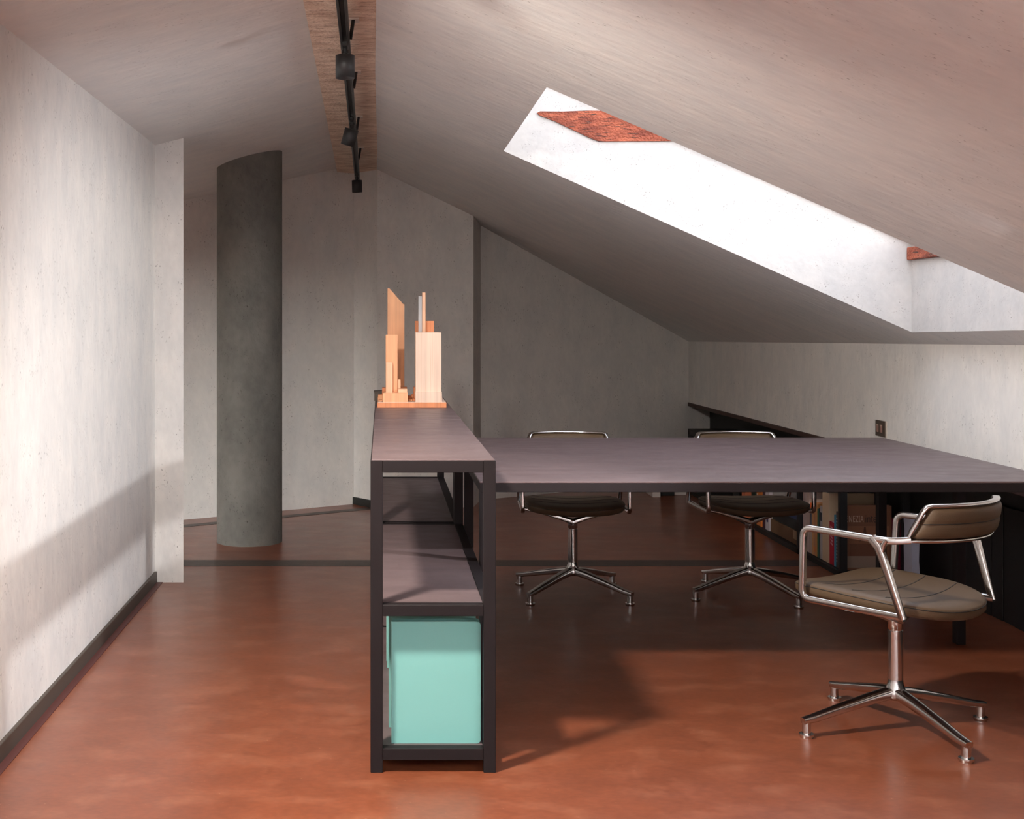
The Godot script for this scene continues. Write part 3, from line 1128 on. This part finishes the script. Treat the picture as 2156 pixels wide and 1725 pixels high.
func spot(label: String, d: float, roll: float, pitch: float, drop: float) -> Node3D:
	var x := lerpf(-0.085, -0.166, (d + 0.5) / 9.45)
	var s := thing("track_spotlight", label, "spotlight", p(x, 2.288, d), 0.0, "track spotlights")
	lbox("adapter", Vector3(-0.011, -0.014, -0.045), Vector3(0.011, 0.004, 0.045), M.track_black, s, 0.002)
	var st := new_st()
	lathe(st, [Vector2(0.0085, -0.045), Vector2(0.0085, -0.012)], 14)
	lathe(st, [Vector2(0.0125, -0.030), Vector2(0.0125, -0.020)], 14)
	smooth("stem", st, M.track_black, s)
	var o := Transform3D(Basis(Vector3(0, 0, 1), roll) * Basis(Vector3(1, 0, 0), pitch), Vector3(0, -drop, 0))
	st = new_st()
	lathe(st, [Vector2(0.034, -0.080), Vector2(0.034, 0.0)], 40, o, false)
	lathe(st, [Vector2(0.034, 0.0), Vector2(0.0, 0.0)], 40, o, false)
	lathe(st, [Vector2(0.0315, -0.079), Vector2(0.034, -0.080)], 40, o, false)
	lathe(st, [Vector2(0.022, -0.048), Vector2(0.0315, -0.079)], 40, o, false)
	var can := smooth("can", st, M.spot_graphite, s)
	st = new_st()
	lathe(st, [Vector2(0.0, -0.048), Vector2(0.022, -0.048)], 32, o, false)
	smooth("lens", st, M.chalk_white, can)
	return s

# ------------------------------------------------------------------ bookshelf under the eaves
func colour(c: Color, rough := 0.6) -> StandardMaterial3D:
	var key := "paint_%s_%s" % [c.to_html(false), rough]
	if not M.has(key):
		mat(key, c, rough)
	return M[key]

func book(label: String, d0: float, d1: float, h: float, deep: float, c: Color, group := "books in the low shelf", xs := 2.362, y0 := 0.031) -> Node3D:
	var b := thing("book", label, "book", p(xs, y0, (d0 + d1) * 0.5), 0.0, group)
	var t := (d1 - d0) * 0.5 - 0.0006
	var cv := minf(0.0022, t * 0.4)
	var st := new_st()
	cbox(st, Vector3(0, 0, -t), Vector3(0.003, h, t), 0.0008)
	cbox(st, Vector3(0.003, 0, t - cv), Vector3(deep, h, t), 0.0005)
	cbox(st, Vector3(0.003, 0, -t), Vector3(deep, h, -t + cv), 0.0005)
	done("cover", st, colour(c, 0.5), b)
	lbox("pages", Vector3(0.0032, 0.003, -t + cv), Vector3(deep - 0.004, h - 0.003, t - cv), M.chalk_white, b, 0.0003)
	return b

# printed block on a spine: y range and share of the width
func spine_print(b: Node3D, y0: float, y1: float, w: float, c: Color) -> void:
	lbox("spine_print", Vector3(-0.0006, y0, -w * 0.5), Vector3(0.0002, y1, w * 0.5), colour(c, 0.5), b, 0.0001)

func lettering(parent: Node3D, text: String, size: float, at: Vector3, basis: Basis, c: Color, font_name := "Droid Sans") -> MeshInstance3D:
	var tm := TextMesh.new()
	var f := SystemFont.new()
	f.font_names = PackedStringArray([font_name])
	tm.font = f
	tm.text = text
	tm.font_size = 64
	tm.pixel_size = size / 64.0
	tm.depth = 0.0006
	tm.horizontal_alignment = HORIZONTAL_ALIGNMENT_LEFT
	var o := obj("lettering", tm, colour(c, 0.5), parent)
	o.transform = Transform3D(basis, at)
	return o

func bookshelf() -> void:
	var s := thing("low_bookshelf", "long low black open-frame bookshelf full of books under the eaves", "shelf", p(2.52, 0, 8.25))
	var m: Material = M.black_board
	var d0 := 6.61
	var d1 := 9.90
	var z := func(d: float) -> float: return 8.25 - d
	for d: float in [d0, 7.27, 8.60, d1 - 0.036]:
		for x: float in [-0.180, 0.140]:
			lbox("post", Vector3(x, 0, z.call(d + 0.036)), Vector3(x + 0.036, 0.485, z.call(d)), m, s, 0.0015)
		lbox("end_rail", Vector3(-0.144, 0.435, z.call(d + 0.036)), Vector3(0.140, 0.470, z.call(d)), m, s, 0.0015)
	for x: float in [-0.180, 0.140]:
		lbox("side_rail", Vector3(x, 0.450, z.call(d1)), Vector3(x + 0.036, 0.485, z.call(d0)), m, s, 0.0015)
		lbox("side_rail", Vector3(x, 0.0, z.call(d1)), Vector3(x + 0.036, 0.030, z.call(d0)), m, s, 0.0015)
	lbox("top_panel", Vector3(-0.180, 0.485, z.call(d1)), Vector3(0.176, 0.493, z.call(d0)), m, s, 0.001)
	lbox("bottom_panel", Vector3(-0.150, 0.016, z.call(d1 - 0.01)), Vector3(0.150, 0.030, z.call(d0 + 0.01)), m, s, 0.001)

	# brown picture book, cover towards the camera
	var v := book("large brown book with VENEZIA lettering on its cover, nearest in the low shelf", 6.652, 6.680, 0.331, 0.256, Color(0.46, 0.29, 0.20))
	var bz := 0.0134
	lettering(v, "VENEZIA", 0.0455, Vector3(0.004, 0.262, bz), Basis(Vector3(0.62, 0, 0), Vector3(0, 1, 0), Vector3(0, 0, 1)), Color(0.72, 0.60, 0.52))
	lettering(v, "interni", 0.0475, Vector3(0.119, 0.262, bz), Basis(Vector3(0.74, 0, 0), Vector3(0, 1.05, 0), Vector3(0, 0, 1)), Color(0.13, 0.09, 0.08))
	lbox("cover_picture", Vector3(0.014, 0.012, bz), Vector3(0.244, 0.225, bz + 0.0007), colour(Color(0.52, 0.335, 0.23), 0.5), v, 0.0002)
	lbox("cover_picture", Vector3(0.020, 0.012, bz + 0.0004), Vector3(0.236, 0.072, bz + 0.0011), colour(Color(0.55, 0.45, 0.38), 0.5), v, 0.0002)
	lbox("cover_picture", Vector3(0.040, 0.072, bz + 0.0004), Vector3(0.190, 0.135, bz + 0.0011), colour(Color(0.43, 0.26, 0.18), 0.5), v, 0.0002)
	var st := new_st()
	plate(st, PackedVector2Array([Vector2(0.088, 0.142), Vector2(0.108, 0.175), Vector2(0.114, 0.222), Vector2(0.122, 0.222), Vector2(0.128, 0.175), Vector2(0.150, 0.142), Vector2(0.124, 0.168), Vector2(0.113, 0.168)]), bz, bz + 0.0012)
	done("cover_picture", st, colour(Color(0.33, 0.19, 0.13), 0.5), v)

	var bk := book("pale thin magazine beside the big brown book", 6.688, 6.710, 0.325, 0.225, Color(0.72, 0.62, 0.58))
	bk = book("dark speckled thin book next to the red spine", 6.713, 6.736, 0.290, 0.21, Color(0.30, 0.26, 0.25))
	for k in 14:
		spine_print(bk, 0.03 + k * 0.017, 0.037 + k * 0.017, 0.012, Color(0.72, 0.68, 0.66))
	bk = book("turquoise book standing next to the red spine", 6.738, 6.766, 0.268, 0.20, Color(0.24, 0.55, 0.66))
	bk = book("bright red paperback with white lettering on its spine", 6.770, 6.836, 0.225, 0.19, Color(0.72, 0.05, 0.16))
	for k in 6:
		var yc := 0.110 + k * 0.017
		lbox("spine_print", Vector3(-0.0006, -0.0045, -0.016), Vector3(0.0002, 0.0045, 0.016), colour(Color(0.85, 0.62, 0.66), 0.5), bk, 0.0001, Transform3D(Basis(Vector3.RIGHT, 0.25), Vector3(0, yc, 0)))
	bk = book("tall thick cream book, tallest in the low shelf", 6.840, 6.945, 0.368, 0.24, Color(0.82, 0.70, 0.57))
	bk = book("pale grey book with a dark spine label beside the cream book", 6.948, 6.980, 0.285, 0.22, Color(0.70, 0.66, 0.66))
	spine_print(bk, 0.205, 0.25, 0.026, Color(0.10, 0.14, 0.20))
	bk = book("thin navy book beside the green spine", 6.981, 6.999, 0.27, 0.20, Color(0.12, 0.17, 0.25))
	bk = book("slim green book between navy and orange spines", 7.000, 7.026, 0.262, 0.21, Color(0.13, 0.40, 0.29))
	bk = book("orange-tan book leftmost neighbour of the green spine", 7.028, 7.055, 0.285, 0.21, Color(0.80, 0.55, 0.33))
	bk = book("tan book with orange bands on its spine", 7.056, 7.083, 0.288, 0.21, Color(0.76, 0.52, 0.36))
	spine_print(bk, 0.02, 0.05, 0.02, Color(0.85, 0.48, 0.20))
	bk = book("light orange book among the tan spines", 7.084, 7.111, 0.286, 0.21, Color(0.83, 0.60, 0.38))
	bk = book("pale book with an orange and grey spine block", 7.112, 7.150, 0.300, 0.21, Color(0.74, 0.64, 0.58))
	spine_print(bk, 0.23, 0.28, 0.024, Color(0.88, 0.38, 0.12))
	spine_print(bk, 0.16, 0.22, 0.024, Color(0.36, 0.38, 0.44))
	bk = book("pinkish white spine with dark blotches beside the shelf divider", 7.155, 7.205, 0.39, 0.22, Color(0.76, 0.66, 0.62))
	bk = book("pinkish white tall spine touching the shelf divider", 7.208, 7.266, 0.40, 0.22, Color(0.78, 0.69, 0.66))
	bk = book("tall dark blue book with a white label against the divider", 7.312, 7.356, 0.37, 0.24, Color(0.10, 0.19, 0.36))
	spine_print(bk, 0.09, 0.115, 0.032, Color(0.72, 0.68, 0.76))
	bk = book("white and violet binder beside the brown carton", 7.895, 7.975, 0.25, 0.24, Color(0.72, 0.68, 0.70))
	spine_print(bk, 0.05, 0.10, 0.03, Color(0.20, 0.17, 0.35))
	spine_print(bk, 0.15, 0.19, 0.03, Color(0.20, 0.17, 0.35))
	bk = book("dark purple striped book beside the white binder", 7.985, 8.035, 0.255, 0.21, Color(0.22, 0.10, 0.16))
	spine_print(bk, 0.09, 0.115, 0.04, Color(0.75, 0.66, 0.66))
	spine_print(bk, 0.16, 0.18, 0.04, Color(0.75, 0.66, 0.66))
	bk = book("orange tall book with a row of white dots on its spine", 8.060, 8.165, 0.40, 0.22, Color(0.78, 0.44, 0.16))
	for k in 14:
		lbox("spine_print", Vector3(-0.0006, 0.03 + k * 0.026, -0.046), Vector3(0.0002, 0.042 + k * 0.026, -0.028), colour(Color(0.82, 0.74, 0.64), 0.5), bk, 0.0001)
	book("dark green book beside the dotted orange spine", 8.19, 8.28, 0.38, 0.22, Color(0.10, 0.17, 0.13))
	book("reddish orange book farther back in the low shelf", 8.42, 8.50, 0.38, 0.22, Color(0.72, 0.40, 0.26))
	book("magenta book seen behind the brown book's right edge", 6.648, 6.682, 0.262, 0.045, Color(0.42, 0.05, 0.14), "books in the low shelf", 2.619, 0.031)

	# flat things stacked in the second bay
	var cb := thing("carton_box", "flat brown cardboard carton lying in the low shelf", "box", p(2.368, 0.031, 7.625), 0.0)
	var ca := colour(Color(0.42, 0.30, 0.20), 0.8)
	lbox("body", Vector3(0, 0, -0.262), Vector3(0.23, 0.076, 0.262), ca, cb, 0.002)
	lbox("flap", Vector3(-0.001, 0.076, -0.262), Vector3(0.23, 0.079, 0.262), ca, cb, 0.001)
	lbox("tape", Vector3(-0.0015, 0.03, 0.17), Vector3(0.0, 0.079, 0.235), colour(Color(0.62, 0.50, 0.38), 0.4), cb, 0.0003)
	cb = thing("carton_box", "dark grey flat box lying on the brown carton", "box", p(2.375, 0.110, 7.63), 0.0)
	lbox("body", Vector3(0, 0, -0.24), Vector3(0.21, 0.050, 0.24), colour(Color(0.13, 0.14, 0.14), 0.7), cb, 0.002)
	lbox("lid", Vector3(-0.0015, 0.050, -0.242), Vector3(0.212, 0.066, 0.242), colour(Color(0.14, 0.15, 0.15), 0.7), cb, 0.001)
	cb = thing("catalogue", "dark blue catalogue lying on top of the dark flat box", "book", p(2.366, 0.176, 7.56), 0.0)
	lbox("cover", Vector3(0, 0, -0.19), Vector3(0.22, 0.045, 0.19), colour(Color(0.09, 0.18, 0.34), 0.45), cb, 0.001)
	lbox("pages", Vector3(0.004, 0.004, -0.192), Vector3(0.222, 0.041, 0.186), M.chalk_white, cb, 0.0005)
	cb = thing("catalogue", "white catalogue lying on the blue one, below the paper box", "book", p(2.37, 0.221, 7.58), 0.0)
	lbox("cover", Vector3(0, 0, -0.17), Vector3(0.21, 0.035, 0.17), colour(Color(0.75, 0.71, 0.70), 0.5), cb, 0.001)
	lbox("pages", Vector3(0.003, 0.004, -0.172), Vector3(0.208, 0.031, 0.168), M.chalk_white, cb, 0.0005)
	cb = thing("paper_box", "greyish white paper box topmost on the flat stack", "box", p(2.372, 0.256, 7.64), 0.0)
	lbox("body", Vector3(0, 0, -0.22), Vector3(0.21, 0.075, 0.22), colour(Color(0.62, 0.61, 0.60), 0.6), cb, 0.001)
	lbox("lid", Vector3(-0.002, 0.075, -0.222), Vector3(0.212, 0.105, 0.222), colour(Color(0.70, 0.67, 0.67), 0.6), cb, 0.001)

	# white paper bag in front of the shelf end
	var bag := thing("paper_bag", "narrow crumpled white paper bag beside the low bookshelf's end", "bag", p(2.625, 0, 6.42))
	st = new_st()
	var rows := [[0.0, 0.021, 0.05], [0.06, 0.019, 0.05], [0.13, 0.0175, 0.049], [0.20, 0.0195, 0.047], [0.27, 0.020, 0.044], [0.335, 0.022, 0.040]]
	for i in rows.size() - 1:
		var r0: Array = rows[i]
		var r1: Array = rows[i + 1]
		var o0 := Vector3(0.002 * sin(i * 2.1), r0[0], 0.002 * cos(i * 3.0))
		var o1 := Vector3(0.002 * sin((i + 1) * 2.1), r1[0], 0.002 * cos((i + 1) * 3.0))
		for k in 4:
			var c0: Vector3 = [Vector3(-1, 0, 1), Vector3(1, 0, 1), Vector3(1, 0, -1), Vector3(-1, 0, -1)][k]
			var c1: Vector3 = [Vector3(1, 0, 1), Vector3(1, 0, -1), Vector3(-1, 0, -1), Vector3(-1, 0, 1)][k]
			var k0 := Vector3(r0[1], 1, r0[2])
			var k1 := Vector3(r1[1], 1, r1[2])
			quad(st, c0 * k0 + o0, c1 * k0 + o0, c1 * k1 + o1, c0 * k1 + o1, c0 + c1)
	quad(st, Vector3(-0.021, 0, 0.05), Vector3(0.021, 0, 0.05), Vector3(0.021, 0, -0.05), Vector3(-0.021, 0, -0.05), Vector3.DOWN)
	done("paper", st, colour(Color(0.74, 0.72, 0.76), 0.8), bag)
	lbox("flap", Vector3(-0.020, 0.31, -0.036), Vector3(0.022, 0.352, -0.033), colour(Color(0.66, 0.45, 0.48), 0.8), bag, 0.0005)

	# far cartons on the floor in the corner
	for q in [["white carton on the floor at the far end behind the table", 2.02, 2.08, 9.66, Color(0.74, 0.70, 0.68)], ["black carton between two white ones in the far corner", 2.085, 2.20, 9.74, Color(0.07, 0.08, 0.08)], ["white carton touching the far end of the low bookshelf", 2.205, 2.30, 9.78, Color(0.74, 0.70, 0.68)]]:
		var fb := thing("floor_carton", q[0], "box", p((q[1] + q[2]) * 0.5, 0, q[3] + 0.12), 0.0)
		var hw: float = (q[2] - q[1]) * 0.5
		lbox("body", Vector3(-hw, 0, -0.12), Vector3(hw, 0.24, 0.12), colour(q[4], 0.7), fb, 0.002)
		lbox("lid", Vector3(-hw - 0.002, 0.24, -0.122), Vector3(hw + 0.002, 0.265, 0.122), colour(q[4], 0.7), fb, 0.001)

	# vertical dark boards closing the niche in the foreground
	var pn := thing("board_screen", "screen of black vertical boards below the lintel at right", "panel", p(2.72, 0, 4.7))
	for k in 22:
		var zz := -1.15 + k * 0.105
		lbox("board", Vector3(-0.018 + 0.003 * (k % 3), 0, zz), Vector3(0.0, 0.50 + 0.004 * (k % 2), zz + 0.099), M.black_board, pn, 0.002)
	lbox("batten", Vector3(0.0, 0.10, -1.15), Vector3(0.018, 0.15, 1.155), M.black_board, pn, 0.001)
	lbox("batten", Vector3(0.0, 0.38, -1.15), Vector3(0.018, 0.43, 1.155), M.black_board, pn, 0.001)

	# switch plate on the knee wall
	var sw := thing("switch_plate", "brown rectangular switch plate with two pale rockers on the wall", "switch", p(2.53, 0.766, 6.56))
	lbox("wall_box", Vector3(-0.003, -0.040, -0.058), Vector3(0.0, 0.040, 0.074), M.chalk_white, sw, 0.0005)
	lbox("plate", Vector3(-0.009, -0.040, -0.058), Vector3(-0.003, 0.040, 0.060), colour(Color(0.27, 0.22, 0.18), 0.4), sw, 0.001)
	for zz: float in [-0.026, 0.022]:
		var rk := lbox("rocker", Vector3(-0.013, -0.020, zz - 0.012), Vector3(-0.009, 0.020, zz + 0.012), colour(Color(0.56, 0.42, 0.38), 0.4), sw, 0.001)
		lbox("rocker_cap", Vector3(-0.0135, 0.013, zz - 0.012), Vector3(-0.013, 0.020, zz + 0.012), colour(Color(0.66, 0.58, 0.50), 0.4), rk, 0.0001)

# ------------------------------------------------------------------ build
func _ready() -> void:
	var cam := Camera3D.new()
	cam.name = "camera"
	add_child(cam)
	cam.position = Vector3(0, H, 0)
	cam.projection = Camera3D.PROJECTION_FRUSTUM
	cam.near = 0.05
	cam.far = 60.0
	cam.size = 1725.0 / 2730.0 * 0.05
	cam.frustum_offset = Vector2((1078.0 - 803.0) / 2730.0 * 0.05, -(862.5 - 680.0) / 2730.0 * 0.05)
	cam.current = true

	var we := WorldEnvironment.new()
	we.name = "environment"
	var env := Environment.new()
	env.background_mode = Environment.BG_SKY
	var sky := Sky.new()
	var sm := ProceduralSkyMaterial.new()
	sm.sky_top_color = Color(0.53, 0.56, 0.61)
	sm.sky_horizon_color = Color(0.99, 0.98, 0.96)
	sm.ground_bottom_color = Color(0.42, 0.38, 0.34)
	sm.ground_horizon_color = Color(0.62, 0.60, 0.57)
	sm.sky_energy_multiplier = 3.3
	sm.sky_curve = 0.3
	sky.sky_material = sm
	env.sky = sky
	env.tonemap_mode = Environment.TONE_MAPPER_LINEAR
	env.tonemap_exposure = 2.45
	env.sdfgi_enabled = true
	env.ssao_enabled = true
	env.ssil_enabled = true
	we.environment = env
	add_child(we)

	materials()
	room()
	table()
	shelves()
	chairs()
	bookshelf()
	model()
	track()
	model_spot()
	wall_washer()
	ceiling_lamp()
